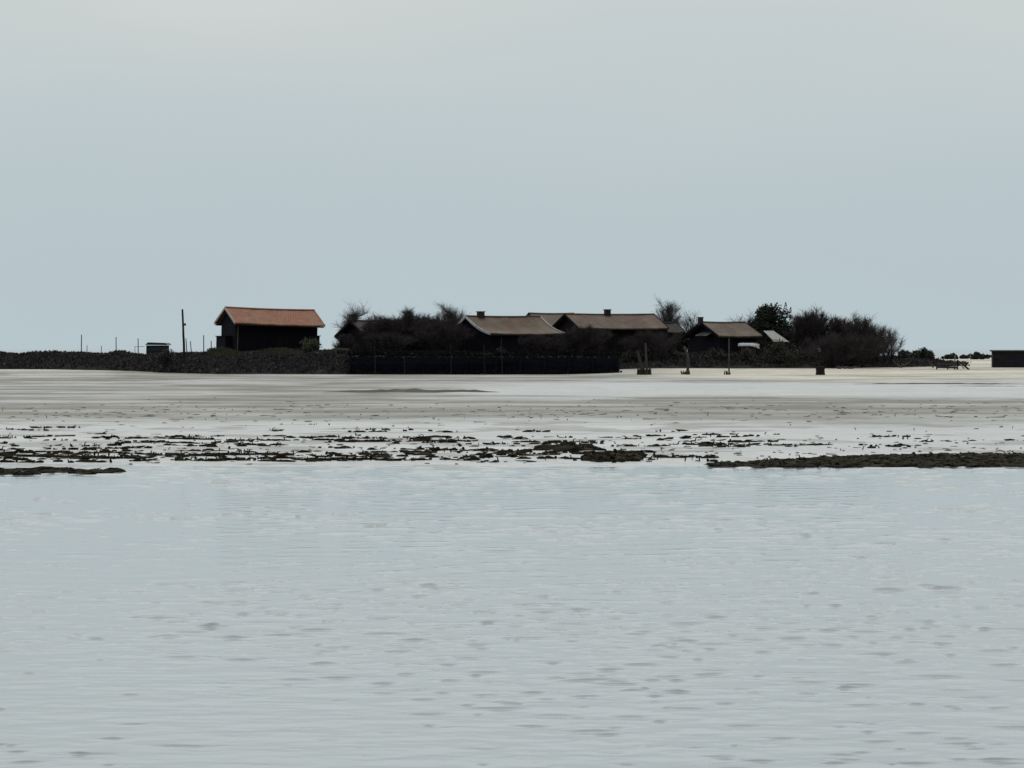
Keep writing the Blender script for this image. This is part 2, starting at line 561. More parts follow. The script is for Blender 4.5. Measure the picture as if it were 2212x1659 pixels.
def scrub(name, n, xr, yr, h, mat, seed, cond=None, label=None, w=.035):
    rg = random.Random(seed); mb = MB(); c = 0
    xs = [rg.uniform(*xr) for _ in range(n)]; off = [rg.uniform(*yr) for _ in range(n)]
    yf = np.interp(xs, YF_X, YF_Y); ys = yf + np.array(off)
    zs = np.maximum(bank(xs, ys), T(xs, ys))
    hm = .55 * fbm(np.array(xs) / 1.6, ys / 2.0, seed, 3) + .45 * fbm(np.array(xs) / 5.0, ys / 4.0, seed + 5, 2)
    for x, y, z, q in zip(xs, ys, zs, hm):
        if cond and not cond(x, y, z): continue
        hh = h * (.12 + 3.4 * max(0, q - .28))
        if w > .045:
            for k in range(7):
                leaf_quad(mb, Vector((x + rg.gauss(0, .16), y + rg.gauss(0, .16), z + hh * rg.random())), rg.uniform(.06, .17), rg, .25)
            if rg.random() < .3: blades(mb, x, y, z, hh * 1.1, 2, rg, .02, 1.0)
        else:
            blades(mb, x, y, z, hh, 6, rg, w)
    o = mb.build(name, mat)
    return tag(o, label, 'scrub', kind='stuff')


scrub('bank_scrub', 9000, (-62, -13.2), (.05, 9), .34, M['bank_scrub'], 1, None, 'low dark scrub covering the muddy bank at the left', .05)
scrub('bank_scrub', 5200, (8.8, 40), (.1, 9), .42, M['bank_scrub'], 2, None, 'low dark brown scrub along the bank behind the sandy beach', .05)
scrub('yard_grass', 4500, (-25, -13.0), (5.0, 9.5), .6, M['yard_grass'], 3, None, 'dull green grass growing in front of the orange roofed cabin', .04)
scrub('yard_grass', 2500, (8.8, 30), (3, 8), .4, M['leaf_scrub'], 4, None, 'dull green undergrowth in front of the house beside the tall evergreen', .05)


# ------------------------------------------------------------------ houses
def house(name, label, d, rl, rr, el, theta, yr, ye, wall_w, mats, chimneys=(), curve=0.0, tilt=0.0,
          verge=.35, zg=None, verge_mat=None, group=None):
    """rl, rr: picture x of the ridge ends; el: picture x of the front eave's left end."""
    s = d / F
    th = R(theta)
    L = (rr - rl) * s / math.cos(th)
    hw = (el - rl) * s / math.sin(th)
    rise = (ye - yr) * s
    zr = Zp(yr, d); zeave = Zp(ye, d)
    left = Vector((X(rl, d), d, 0)); mid = left + Vector((math.cos(th), math.sin(th), 0)) * (L / 2)
    if zg is None: zg = min(ground(mid.x, mid.y), 2.2) - .15
    root = empty(name, (mid.x, mid.y, zg), th, R(tilt))
    tag(root, label, 'house' if name == 'house' else 'cabin', group)
    H = zr - zg; E = zeave - zg
    # roof profile, slab with thickness
    n = 8
    prof = []
    for i in range(n + 1):
        t = i / n
        z = H - rise * t + curve * rise * (-.5) * math.sin(math.pi * t) * .6
        prof.append((hw * t, z))
    th_r = .10
    for side, nm in ((-1, 'front'), (1, 'back')):
        mb = MB(); vs = []; fs = []
        segs = 24
        for i in range(segs + 1):
            u = -L / 2 + L * i / segs
            sag = -.06 * math.sin(math.pi * i / segs) + .035 * mnoise.noise(Vector((u * 1.4, hw, side)))
            for (yy, z) in prof: vs.append((u, side * yy, z + sag))
            for (yy, z) in prof: vs.append((u, side * yy, z - th_r + sag))
        k = 2 * (n + 1)
        for i in range(segs):
            for j in range(n):
                a = i * k + j
                fs.append((a, a + 1, a + k + 1, a + k)); a += n + 1; fs.append((a, a + k, a + k + 1, a + 1))
            a = i * k + n; fs.append((a, a + n + 1, a + k + n + 1, a + k))
        for i in (0, segs):
            for j in range(n):
                a = i * k + j; fs.append((a, a + n + 1, a + n + 2, a + 1))
        mb.add(vs, fs)
        roof = mb.build('roof', mats['roof'], root)
        if side == -1: front = roof
    # ridge tiles
    mb = MB()
    mb.tube([(-L / 2 - .02 + (L + .04) * i / 14, 0, H + .015 - .05 * math.sin(math.pi * i / 14)) for i in range(15)], [.085] * 15, 8)
    mb.build('ridge', mats.get('ridge', mats['roof']), root)
    # verge boards along both gable ends
    for e in (-1, 1):
        mb = MB()
        for side in (-1, 1):
            vs = []; fs = []
            for (yy, z) in prof:
                for dx, dz in ((0, .05), (.05, .05), (.05, -.16), (0, -.16)):
                    vs.append((e * (L / 2 + .003 + dx), side * (yy + (.004 if yy == 0 else 0)), z + dz))
            for j in range(n):
                for q in range(4):
                    a = j * 4 + q; b2 = j * 4 + (q + 1) % 4; fs.append((a, b2, b2 + 4, a + 4))
            fs.append((0, 3, 2, 1)); fs.append((n * 4, n * 4 + 1, n * 4 + 2, n * 4 + 3))
            mb.add(vs, fs)
        mb.build('verge_board', verge_mat or mats['wall'], root)
    # fascia below the front and back eave
    for side in (-1, 1):
        mb = MB(); mb.box((0, side * (hw - .05), prof[-1][1] - th_r - .07), (L - .1, .03, .12)); mb.build('fascia', M['dark_wood'], root)
    # walls with gables
    Lw = L - 2 * verge; ww = wall_w / 2
    zt = np.interp(ww, [p[0] for p in prof], [p[1] for p in prof]) - th_r - .01
    m = 10
    ring = [(-ww, 0)] + [(-ww + 2 * ww * i / m, float(np.interp(abs(-ww + 2 * ww * i / m), [p[0] for p in prof], [p[1] for p in prof])) - th_r - .07) for i in range(m + 1)] + [(ww, 0)]
    mb = MB(); vs = [(-Lw / 2, y, z) for y, z in ring] + [(Lw / 2, y, z) for y, z in ring]
    k = len(ring)
    fs = [tuple(range(k - 1, -1, -1)), tuple(range(k, 2 * k))] + [(i, (i + 1) % k, (i + 1) % k + k, i + k) for i in range(k)]
    mb.add(vs, fs); mb.build('wall', mats['wall'], root)
    for (t, w, h) in chimneys:
        mb = MB(); u = -L / 2 + L * t
        mb.box((u, 0.0, H - .25 + (h + .25) / 2), (w, w * .9, h + .25))
        ch = mb.build('chimney', M['chimney'], root)
        mb = MB(); mb.box((u, 0, H + h + .045), (w * 1.18, w * 1.1, .08))
        mb.build('chimney_cap', M['chimney'], ch)
    return root, dict(L=L, hw=hw, H=H, E=E, Lw=Lw, ww=ww, zg=zg, prof=prof)


cabA, A = house('cabin', 'small dark tarred cabin with a bright orange tiled roof, standing alone at the left', 322, 484, 672, 510.5, 24, 667, 699.5, 3.3,
                dict(roof=M['orange_tile'], wall=M['tarred']), tilt=1.55, verge=.3, verge_mat=M['pale_wood'], zg=1.68)
# corner boards, front door and lean-to boxes of the cabin
mb = MB(); mb.box((-A['Lw'] / 2 + .10, -A['ww'] - .025, 1.22), (.16, .04, 2.44)); mb.build('corner_board', M['dark_wood'], cabA)
mb = MB(); mb.box((-A['Lw'] / 2 + .26, -A['ww'] - .02, 1.2), (.06, .03, 2.36)); mb.build('corner_board', M['grey_wood'], cabA)
mb = MB(); mb.box((.6, -A['ww'] - .02, .95), (1.0, .035, 1.85)); dr = mb.build('door', M['tarred_b'], cabA)
mb = MB(); mb.box((.98, -A['ww'] - .05, .95), (.05, .05, .16)); mb.build('handle', M['dark_wood'], dr)
for sx, w, h in ((-1, .55, 1.47), (1, .5, 1.72)):
    mb = MB(); mb.box((sx * (A['Lw'] / 2 + w / 2), .2, h / 2), (w, 2.2, h)); mb.box((sx * (A['Lw'] / 2 + w / 2 + .03), .2, h + .03), (w + .1, 2.4, .06))
    mb.build('lean_to', M['tarred'], cabA)

houseB, B_ = house('house', 'dark brown roofed house half hidden behind bare bushes, next to the orange roofed cabin', 335, 757, 905, 794, 30, 693, 726, 5.0,
                   dict(roof=M['dark_tile'], wall=M['tarred_b']), chimneys=((.04, .45, .48),), zg=1.7)
houseC, C_ = house('house', 'brown roofed house with white curved gable edge and chimney, in the middle', 328, 1006, 1167, 1060, 36, 683, 719.5, 6.3,
                   dict(roof=M['brown_tile'], wall=M['tarred']), chimneys=((.20, .5, .34),), curve=.55, verge_mat=M['white_paint'], zg=1.65)
houseD, D_ = house('house', 'strip of greyish house roof between and behind the two long brown roofs', 356, 1142, 1240, 1170, 25, 677, 708, 5.0,
                   dict(roof=M['grey_tile'], wall=M['tarred']), zg=1.6)
houseE, E_ = house('house', 'long house with mottled brown roof and a single chimney near the ridge centre', 345, 1220, 1416, 1249, 25, 678.5, 708, 5.0,
                   dict(roof=M['brown_tile'], wall=M['tarred_b']), chimneys=((.475, .48, .36),), zg=1.6)
houseF, F_ = house('house', 'low dark annexe with a black roof, right of the long brown roofed house', 349, 1424, 1461, 1442, 25, 697, 717, 3.6,
                   dict(roof=M['dark_tile'], wall=M['tarred_b']), zg=1.6)
houseH, H_ = house('house', 'small house with grey brown roof and dark gable, left of the tall evergreen', 331, 1514, 1612, 1548, 28, 696, 724.5, 5.0,
                   dict(roof=M['grey_tile'], wall=M['tarred']), chimneys=((-.01, .36, .36),), zg=1.6)
# small canopy on the gable of H and metal lean-to roof at its right
th = R(28)
mb = MB()
rot = Matrix.Rotation(R(-24), 3, 'Y')
mb.box((-H_['Lw'] / 2 - .35, -.6, H_['H'] - 1.0), (.8, 1.9, .05), rot)
mb.build('canopy', M['dim_wood'], houseH)
mb = MB()
p0 = [(1649, 714.4, 332.5), (1670.6, 714.4, 332.9), (1705, 738, 330.6), (1672.6, 738, 330.2)]
ps = [P(*q) for q in p0]
nrm = (ps[1] - ps[0]).cross(ps[3] - ps[0]).normalized()
if nrm.z < 0: nrm = -nrm
vs = [p for p in ps] + [p - nrm * .05 for p in ps]
inv = Matrix.LocRotScale(houseH.location, houseH.rotation_euler, None).inverted()
mb.add([inv @ v for v in vs], [(0, 1, 2, 3), (4, 7, 6, 5), (0, 4, 5, 1), (1, 5, 6, 2), (2, 6, 7, 3), (3, 7, 4, 0)])
for q in (ps[2], ps[3]):
    a = inv @ q
    pm = MB(); pm.box((a.x - .05, a.y + .12, a.z / 2 - .08), (.09, .09, a.z)); pm.build('lean_to_post', M['dark_wood'], houseH)
mb.build('lean_to_roof', M['sheet_metal'], houseH)

# low dark shed at the right edge
sx, sd = X(2143, 331), 331
shed = tag(empty('shed', (sx, sd, float(T(sx + 1, sd)) - .08), R(-4)), 'low dark flat roofed wooden shed on the sand at the right edge', 'shed')
mb = MB(); mb.box((2.9, 1.4, .72), (5.6, 2.8, 1.44)); mb.build('wall', M['shed_boards'], shed)
mb = MB(); mb.box((2.9, 1.4, 1.49), (5.9, 3.1, .09), Matrix.Rotation(R(1.2), 3, 'X')); mb.build('roof', M['dark_wood'], shed)
mb = MB(); mb.box((.12, -.02, .72), (.12, .05, 1.38)); mb.build('corner_board', M['dark_wood'], shed)
mb = MB(); mb.box((3.4, -.02, .62), (.9, .05, 1.2)); mb.build('door', M['tarred_b'], shed)

# ------------------------------------------------------------------ timber bulkhead in front of the houses
scrub('yard_scrub', 3600, (-13.0, 8.5), (-.9, 9), .5, M['black_scrub'], 5, None, 'dark scrub growing on top of the black retaining wall', .05)
bl = tag(empty('retaining_wall', (-2.2, 310, .1)), 'long black tarred timber retaining wall below the houses in the middle', 'retaining wall')
mb = MB()
nb = 96; rgp = random.Random(3)
for i in range(nb):
    x = -13.05 + 21.6 * (i + .5) / nb; yf = float(np.interp(x, YF_X, YF_Y))
    h = 1.58 + rgp.uniform(-.14, .08); w = 21.6 / nb
    mb.box((x + 2.2, yf - 310 - .06 + rgp.uniform(-.02, .02), h / 2 - .1), (w * .95, .06, h + .1))
mb.build('plank_facing', M['tarred_h'], bl)
mb = MB(); mb.box((0, -.18, 1.05), (21.5, .10, .16)); mb.build('waling', M['tarred_h'], bl)
for i in range(12):
    x = -12.9 + 21.3 * i / 11
    mb = MB(); yf = float(np.interp(x, YF_X, YF_Y)); mb.tube([(x + 2.2, yf - 310 - .3, -.3), (x + 2.2 + rgp.uniform(-.03, .03), yf - 310 - .28, 1.5 + rgp.uniform(-.1, .15))], [.10, .09], 8)
    mb.build('pile', M['tarred_h'], bl)

# handrail on the quay
hr = tag(empty('handrail', (X(890, 311.5), 311.6, 1.7)), 'thin grey timber handrail running along the top of the black wall', 'railing')
mb = MB(); x0, x1 = X(772, 311.5), X(1005, 311.5); cx = X(890, 311.5)
mb.box(((x0 + x1) / 2 - cx, 0, .32), (x1 - x0, .05, .07)); mb.build('rail', M['dark_wood'], hr)
for i in range(6):
    x = x0 + (x1 - x0) * (i + .05) / 5.1
    mb = MB(); mb.box((x - cx, .055, .14), (.06, .05, .5)); mb.build('rail_post', M['dark_wood'], hr)


# ------------------------------------------------------------------ posts
def post(name, label, pxb, pyb, pxt, pyt, d, r, mat, group=None, bend=0.0, cat='post', knob=None, sink=.3):
    a = P(pxb, pyb, d); t = P(pxt, pyt, d)
    a.z = min(a.z, ground(a.x, d)) - .02
    root = empty(name, a)
    tag(root, label, cat, group)
    mb = MB(); pts = []; rs = []
    for i in range(7):
        q = i / 6
        p = (t - a) * q + Vector((bend * math.sin(math.pi * q), 0, 0)); p.x += rng.uniform(-.012, .012)
        pts.append(p); rs.append(r * (1.05 - .3 * q))
    pts[0] = pts[0] - Vector((0, 0, sink))
    mb.tube(pts, rs, 8)
    mb.build('shaft', mat, root)
    if knob:
        kz = Zp(knob, d) - a.z; q = kz / (t.z - a.z)
        c = (t - a) * q + Vector((r * 1.7, -.01, 0))
        mb = MB(); lump(mb, c, (.10, .08, .13), random.Random(5), .15); mb.build('bracket', M['dark_wood'], root)
    return root


post('utility_pole', 'tall bare dark pole leaning slightly left, standing on the bank left of the cabin', 398.5, 762, 394.3, 668, 321, .10, M['dark_wood'], cat='pole', knob=701)
G = 'thin stakes rising behind the left bank'
STK = [(176, 723, 'leftmost thin stake rising behind the left bank, fairly tall', 0), (188, 746, 'faint short stake just right of the leftmost tall stake', 0),
       (219, 747, 'short knobbly stake midway between the two leftmost tall stakes', 0), (251, 728, 'tall stake behind the bank, second of the tall ones from the left', 0),
       (298.5, 731, 'dark stake just left of the moored boat', 0), (404.5, 731, 'slender leaning stake right beside the tall pole', 3),
       (414.5, 737, 'thicker leaning stake between the tall pole and the cabin', 3), (440, 724, 'tallest stake between the tall pole and the cabin', 0),
       (457, 736, 'short stake close to the left end of the cabin', 1)]
for px, yt, lab, ln in STK:
    dd = 372 + (px * 7) % 22
    post('mooring_stake', lab, px + ln, 792, px - ln, yt, dd, .055 if px not in (188, 219) else .04, M['dark_wood'], G, cat='stake')
G2 = 'weathered posts in front of the black wall'
for px, yb, yt, lab in [(811, 786, 745, 'weathered post by the black wall, nearest the grassy bank'), (875, 788, 771, 'shortest weathered post in front of the black wall'),
                        (975, 786, 741, 'pale grey slightly bent post before the black wall, below the bushes'),
                        (1047, 770, 744, 'slim post standing below the left part of the white edged gable'), (1085, 768, 729, 'taller slim post below the brown roof of the white edged house')]:
    post('mooring_post', lab, px, yb, px - 2, yt, 309.0, .045, M['dark_wood'], G2, sink=1.2)
G3 = 'old posts standing on the sandy beach'
post('mooring_post', 'grey post with a slight lean beside a weedy stump on the beach', 1398, 811, 1394, 741, 292, .09, M['dim_wood'], G3)
post('mooring_post', 'short greenish leaning post tangled with weed, left of the grey leaning post', 1390, 806, 1376, 757, 296, .12, M['leaf_scrub'], G3)
post('mooring_post', 'crooked thick post on the beach below the dark gable', 1483, 811, 1478, 748, 292, .11, M['dim_wood'], G3, bend=.22)
post('mooring_post', 'slim straight pale post, the tallest standing on the beach', 1575, 812, 1575, 731, 291, .06, M['dim_wood'], G3)
# stump
sp = P(1772, 811, 290); sp.z = ground(sp.x, 290)
mb = MB(); mb.tube([Vector((0, 0, -.2)), Vector((.01, 0, .25)), Vector((-.02, 0, .62))], [.40, .33, .36], 9)
mb.box((.2, -.1, .5), (.25, .3, .2), Matrix.Rotation(.5, 3, 'Y'))
o = mb.build('tree_stump', M['dark_wood'], loc=sp); tag(o, 'squat dark stump on the sand in front of the bare bushes', 'stump')

# weeds round the two beach posts
rgw = random.Random(12); mb = MB()
for px, d in ((1385, 294), (1392, 293), (1398, 292), (1480, 293), (1487, 292), (1575, 291)):
    for k in range(7 if px < 1450 else 3):
        x = X(px, d) + rgw.uniform(-.25, .25); y = d + rgw.uniform(-.2, .3)
        blades(mb, x, y, ground(x, y), .5 if px < 1450 else .3, 6, rgw, .04)
tag(mb.build('beach_weed', M['leaf_scrub']), 'tufts of dark weed around the feet of the beach posts', 'weeds', kind='stuff')


# ------------------------------------------------------------------ bare shrubs and trees
def twig(mb, a, b, w):
    d = b - a
    u = d.cross(Vector((rng.uniform(-.4, .4), 1, rng.uniform(-.4, .4))))
    if u.length < 1e-5: return
    u.normalize(); u *= w
    m_ = (a + b) / 2 + Vector((rng.uniform(-.06, .06), 0, rng.uniform(-.04, .06))) * d.length
    mb.add([a - u, a + u, m_ + u * .8, m_ - u * .8, b], [(0, 1, 2, 3), (3, 2, 4)])


def bare_shrub(name, label, px0, px1, pytop, d, seed, stems=9, twigs=2600, mat='twig', pybase=None, depth=None, cat='bush', group=None,
               round_=1.0, fine=.0085, up=.6, skew=0.0):
    rg = random.Random(seed)
    x0, x1 = X(px0, d), X(px1, d); cx = (x0 + x1) / 2; w = (x1 - x0) / 2
    zb = ground(cx, d) if pybase is None else Zp(pybase, d)
    zt = Zp(pytop, d); H = zt - zb
    root = empty(name, (cx, d, zb)); tag(root, label, cat, group)
    dp = depth or w * .8
    sb = MB(); tb = MB()
    segs = []
    for i in range(stems):
        a = Vector((rg.uniform(-.35, .35) * w, rg.uniform(-.3, .3) * dp, -.15))
        fx = (i + .5) / stems * 2 - 1 + rg.uniform(-.12, .12)
        fx = max(-1, min(1, fx))
        env = (1 - abs(fx) ** 2.4 * .62 * round_) * rg.uniform(.80, 1.0) * (1 + skew * fx)
        b_ = Vector((fx * w * .88, rg.uniform(-.8, .8) * dp, H * env * .93))
        c_ = Vector((a.x + (b_.x - a.x) * .25, a.y * .6 + b_.y * .3, b_.z * .55))
        pts = []
        for k in range(9):
            t = k / 8
            p = a * (1 - t) ** 2 + c_ * 2 * t * (1 - t) + b_ * t * t
            p += Vector((rg.uniform(-.05, .05), rg.uniform(-.05, .05), 0)) * H * .25
            pts.append(p)
        r0 = .02 + .013 * H * rg.uniform(.7, 1.3)
        sb.tube(pts, [r0 * (1 - .8 * k / 8) + .004 for k in range(9)], 5, cap=False)
        for k in range(8): segs.append((pts[k], pts[k + 1], k / 8))
        # side limbs
        for q in range(6):
            k = rg.randint(2, 7); p = pts[k]
            dr = Vector((rg.uniform(-1, 1), rg.uniform(-.8, .8), rg.uniform(.2, 1.2) * up * 1.6)).normalized()
            ln = H * rg.uniform(.14, .32)
            e = p + dr * ln; e.x = max(-w * .97, min(w * .97, e.x))
            md = (p + e) / 2 + Vector((0, 0, -.06 * ln))
            sb.tube([p, md, e], [r0 * .35, r0 * .25, .004], 4, cap=False)
            segs.append((p, md, .5)); segs.append((md, e, .9)); segs.append((md, e, .9))
    fine = fine * .85
    for q in range(int(twigs * 1.45)):
        p0, p1, t = rg.choice(segs)
        if rg.random() > .6 + t: continue
        p = p0.lerp(p1, rg.random())
        ln = rg.uniform(.2, .75) * (.55 + .15 * H)
        dr = Vector((rg.gauss(0, .55) + .35 * p.x / max(w, .1), rg.gauss(0, .5), rg.gauss(up, .45))).normalized()
        e = p + dr * ln
        if e.z > H * (.98 + .24 * rg.random()): continue
        twig(tb, p, e, fine * rg.uniform(.7, 1.5))
        for s_ in range(2):
            f = rg.uniform(.3, .9); p2 = p.lerp(e, f)
            e2 = p2 + (dr + Vector((rg.gauss(0, .55), rg.gauss(0, .5), rg.gauss(.1, .4)))).normalized() * ln * rg.uniform(.3, .6)
            twig(tb, p2, e2, fine * .65)
    sb.build('trunk', M['bark'], root)
    tb.build('crown', M[mat], root)
    return root


G4 = 'bare bushes in front of the left houses'
bare_shrub('bare_bush', 'tall wispy bare bush around the chimney of the dark brown house', 728, 800, 660, 338, 11, 9, 2600, 'twig_pale', group=G4, fine=.006)
bare_shrub('bare_bush', 'dense low bare bush just right of the dark brown house chimney', 770, 860, 684, 331, 12, 10, 4200, group=G4, round_=.6)
bare_shrub('bare_bush', 'broad dense bush with rounded top, midway between cabin and white edged gable', 832, 945, 672, 330, 13, 14, 7000, group=G4, fine=.010)
bare_shrub('bare_bush', 'narrow tall bush with tufted top, just left of the white edged gable', 942, 1008, 657, 336, 14, 9, 3800, 'twig_pale', group=G4, fine=.007)
bare_shrub('bare_bush', 'low dark bush under the left side of the white edged gable', 880, 1035, 698, 324, 15, 16, 8000, group=G4, round_=.5)
bare_shrub('bare_bush', 'low ragged bush below the left slope of the dark brown house', 716, 775, 722, 323, 16, 8, 2200, group=G4)
bare_shrub('bare_bush', 'dark low thicket standing directly behind the black wall, left part', 770, 915, 722, 320, 17, 14, 5200, group=G4, round_=.4)
bare_shrub('bare_bush', 'brown spreading bush behind the black wall below the long roof', 1190, 1330, 708, 322, 18, 14, 5200, 'twig', group='bare bushes in front of the long roofed houses', round_=.5)
bare_shrub('bare_bush', 'dark bush in front of the black roofed annexe', 1325, 1480, 716, 327, 19, 14, 4800, 'twig', group='bare bushes in front of the long roofed houses', round_=.5)
bare_shrub('bare_tree', 'bare round topped tree rising behind the low black roofed annexe', 1418, 1472, 650, 358, 21, 9, 3400, 'twig_pale', cat='tree', fine=.0075)
bare_shrub('bare_tree', 'faint thin bare tree behind the dark gable with the chimney', 1464, 1520, 664, 362, 22, 7, 900, 'twig_pale', cat='tree', fine=.006)
bare_shrub('bare_tree', 'low bare tree just left of the tall dark evergreen', 1578, 1650, 676, 348, 23, 9, 2200, 'twig_pale', cat='tree', fine=.007)
bare_shrub('bare_tree', 'tiny leafless treetop showing above the long brown roof', 1210, 1250, 671, 366, 24, 6, 500, 'twig_pale', cat='tree', fine=.006)
bare_shrub('bare_bush', 'dense dark bush filling the space right of the dark brown house roof', 785, 875, 686, 327, 25, 13, 5200, group=G4, round_=.35, fine=.010)
bare_shrub('bare_bush', 'dense dark bush between the broad rounded bush and the white edged gable', 890, 990, 681, 327, 26, 14, 6000, group=G4, round_=.45, fine=.010)
bare_shrub('bare_bush', 'bush covering the lower wall of the brown house with the white gable edge', 1105, 1225, 728, 321, 27, 14, 4200, group='bare bushes in front of the long roofed houses', round_=.4, fine=.010)
G5 = 'bare thicket at the right end of the settlement'
RB = [(1700, 1795, 672, 333, 7200, 13, .010, 'dense bare bush immediately right of the tall evergreen'),
      (1768, 1850, 684, 334, 5200, 11, .009, 'second dense bush right of the evergreen, with round top'),
      (1815, 1895, 686, 331, 4200, 11, .008, 'upright twiggy bush near the middle of the right thicket'),
      (1858, 1920, 697, 332, 2300, 9, .0075, 'thin twiggy bush towards the right end of the thicket'),
      (1888, 1946, 708, 333, 1000, 7, .0065, 'sparse wispy bush at the far right end of the thicket'),
      (1715, 1925, 722, 328, 9000, 24, .011, 'low wide dark bush along the foot of the right thicket')]
for i, (a, b_, yt, d, n_, st, fi, lab) in enumerate(RB):
    bare_shrub('bare_bush', lab, a - 4, b_ + 6, yt, d, 40 + i, st + 2, int(n_ * 1.25), 'twig' if i < 3 or i == 5 else 'twig_pale', group=G5, fine=fi, round_=.7, up=.9)


def leafy(name, label, px0, px1, pytop, pybase, d, seed, nclump, nleaf, mat, size=.09, cat='bush', group=None, trunk=False, spikes=()):
    rg = random.Random(seed)
    x0, x1 = X(px0, d), X(px1, d); cx = (x0 + x1) / 2; w = (x1 - x0) / 2
    zt = Zp(pytop, d); zb = ground(cx, d) if pybase is None else Zp(pybase, d)
    H = zt - zb
    root = empty(name, (cx, d, zb)); tag(root, label, cat, group)
    mb = MB(); sb = MB()
    z0 = H * .38 if trunk else H * .05
    cl = []
    for i in range(nclump):
        a = rg.uniform(0, 6.28); q = rg.random() ** .5
        zz = rg.random()
        rr = (1 - (max(0, zz - .35) / .67) ** 2.4); rr = max(.12, rr) ** .6
        c = Vector((math.cos(a) * q * w * .8 * rr, math.sin(a) * q * w * .7 * rr, z0 + (H - z0) * zz * .9))
        cl.append((c, rg.uniform(.25, .42) * min(w, (H - z0)) * (.8 if nclump > 30 else 1.0)))
    for c, r in cl:
        if trunk or H > 1:
            sb.tube([Vector((c.x * .1, c.y * .1, z0 * .6)), c * .6 + Vector((0, 0, c.z * .25)), c], [.05, .03, .012], 4, cap=False)
        for k in range(nleaf):
            v = Vector((rg.gauss(0, 1), rg.gauss(0, 1), rg.gauss(0, .8)))
            v = v.normalized() * r * rg.uniform(.5, 1.08)
            leaf_quad(mb, c + v, size * rg.uniform(.6, 1.4), rg)
    for (px, py, ww) in spikes:
        tx = X(px, d) - cx; tz = Zp(py, d) - zb
        for k in range(90):
            t = rg.random(); r = ww * (1 - t) + .02
            leaf_quad(mb, Vector((tx + rg.uniform(-r, r), rg.uniform(-r, r), tz - 1.0 + t)), size * .7, rg)
        sb.tube([Vector((tx * .4, 0, H * .5)), Vector((tx, 0, tz))], [.05, .008], 4, cap=False)
    if trunk:
        sb.tube([Vector((0, 0, -.2)), Vector((.05, 0, H * .3)), Vector((-.05, 0, H * .75))], [.22, .17, .06], 8, cap=False)
    if sb.v: sb.build('trunk', M['bark'], root)
    mb.build('crown', M[mat], root)
    return root


leafy('evergreen_tree', 'tall dense dark evergreen tree with spiky top, right of the small grey roofed house', 1608, 1722, 658, None, 341, 61, 95, 170, 'leaf_dark', .10, 'tree', trunk=False,
      spikes=((1636, 671, .12), (1677, 654, .2), (1697, 653, .22), (1708, 664, .2), (1655, 662, .3)))
G6 = 'low bushes on the sand dune at the right'
leafy('dune_bush', 'wide low dark bush directly right of the bare thicket', 1925, 1992, 758, None, 350, 71, 40, 120, 'leaf_scrub', .08, group=G6)
leafy('dune_bush', 'rounded dark bush on the dune, taller than its neighbour, right of the thicket', 1960, 2024, 754, None, 356, 72, 40, 130, 'leaf_dark', .08, group=G6)
leafy('dune_bush', 'small bush on the dune crest, above the broken fence', 2030, 2075, 764, None, 405, 73, 22, 110, 'leaf_scrub', .08, group=G6)
leafy('dune_bush', 'flat little bush on the dune crest, beside the round one near the shed', 2068, 2098, 768, None, 412, 74, 18, 110, 'leaf_scrub', .08, group=G6)
leafy('dune_bush', 'round dark bush on the dune crest, nearest the shed', 2092, 2128, 762, None, 400, 75, 22, 120, 'leaf_dark', .08, group=G6)
leafy('dune_bush', 'tiny bush half hidden by the left end of the shed', 2122, 2150, 767, None, 418, 76, 16, 100, 'leaf_scrub', .08, group=G6)
leafy('yard_bush', 'dark bush filling the gap between the black roofed annexe and the dark gable', 1455, 1500, 716, None, 344, 91, 26, 130, 'leaf_dark', .09)
leafy('yard_bush', 'dark bush behind the metal lean-to roof, below the evergreen', 1615, 1740, 706, None, 343, 92, 60, 150, 'leaf_dark', .09)
leafy('yard_bush', 'dark bush behind the bare bushes, left of the white edged gable', 895, 985, 715, None, 336, 93, 40, 140, 'leaf_dark', .09)
G7 = 'low undergrowth before the right houses'
leafy('undergrowth_bush', 'round green bush below the metal lean-to roof', 1640, 1735, 741, None, 328.5, 81, 26, 120, 'leaf_scrub', .07, group=G7)
leafy('undergrowth_bush', 'low dark bush between the pale tall post and the crooked post', 1500, 1590, 757, None, 328, 82, 18, 110, 'leaf_scrub', .07, group=G7)
leafy('undergrowth_bush', 'dark low bush behind the grey leaning beach post', 1325, 1420, 752, None, 327, 83, 20, 110, 'leaf_dark', .07, group=G7)
leafy('undergrowth_bush', 'low bush behind the crooked beach post', 1420, 1500, 756, None, 328, 84, 16, 110, 'leaf_scrub', .07, group=G7)
leafy('undergrowth_bush', 'low bush behind the pale upturned boat', 1585, 1650, 752, None, 327.5, 85, 14, 110, 'leaf_scrub', .07, group=G7)
leafy('bank_bush', 'rounded dark bush on the left bank below the moored boat', 328, 390, 755, 805, 319, 86, 20, 120, 'bank_scrub', .07)
leafy('bank_bush', 'brown mounded bush on top of the black wall, below the long roofs', 1066, 1102, 752, None, 311.8, 87, 10, 100, 'bank_scrub', .06)
leafy('bank_bush', 'green bush against the right end of the orange roofed cabin', 640, 705, 735, None, 318.5, 88, 18, 110, 'yard_grass', .07)

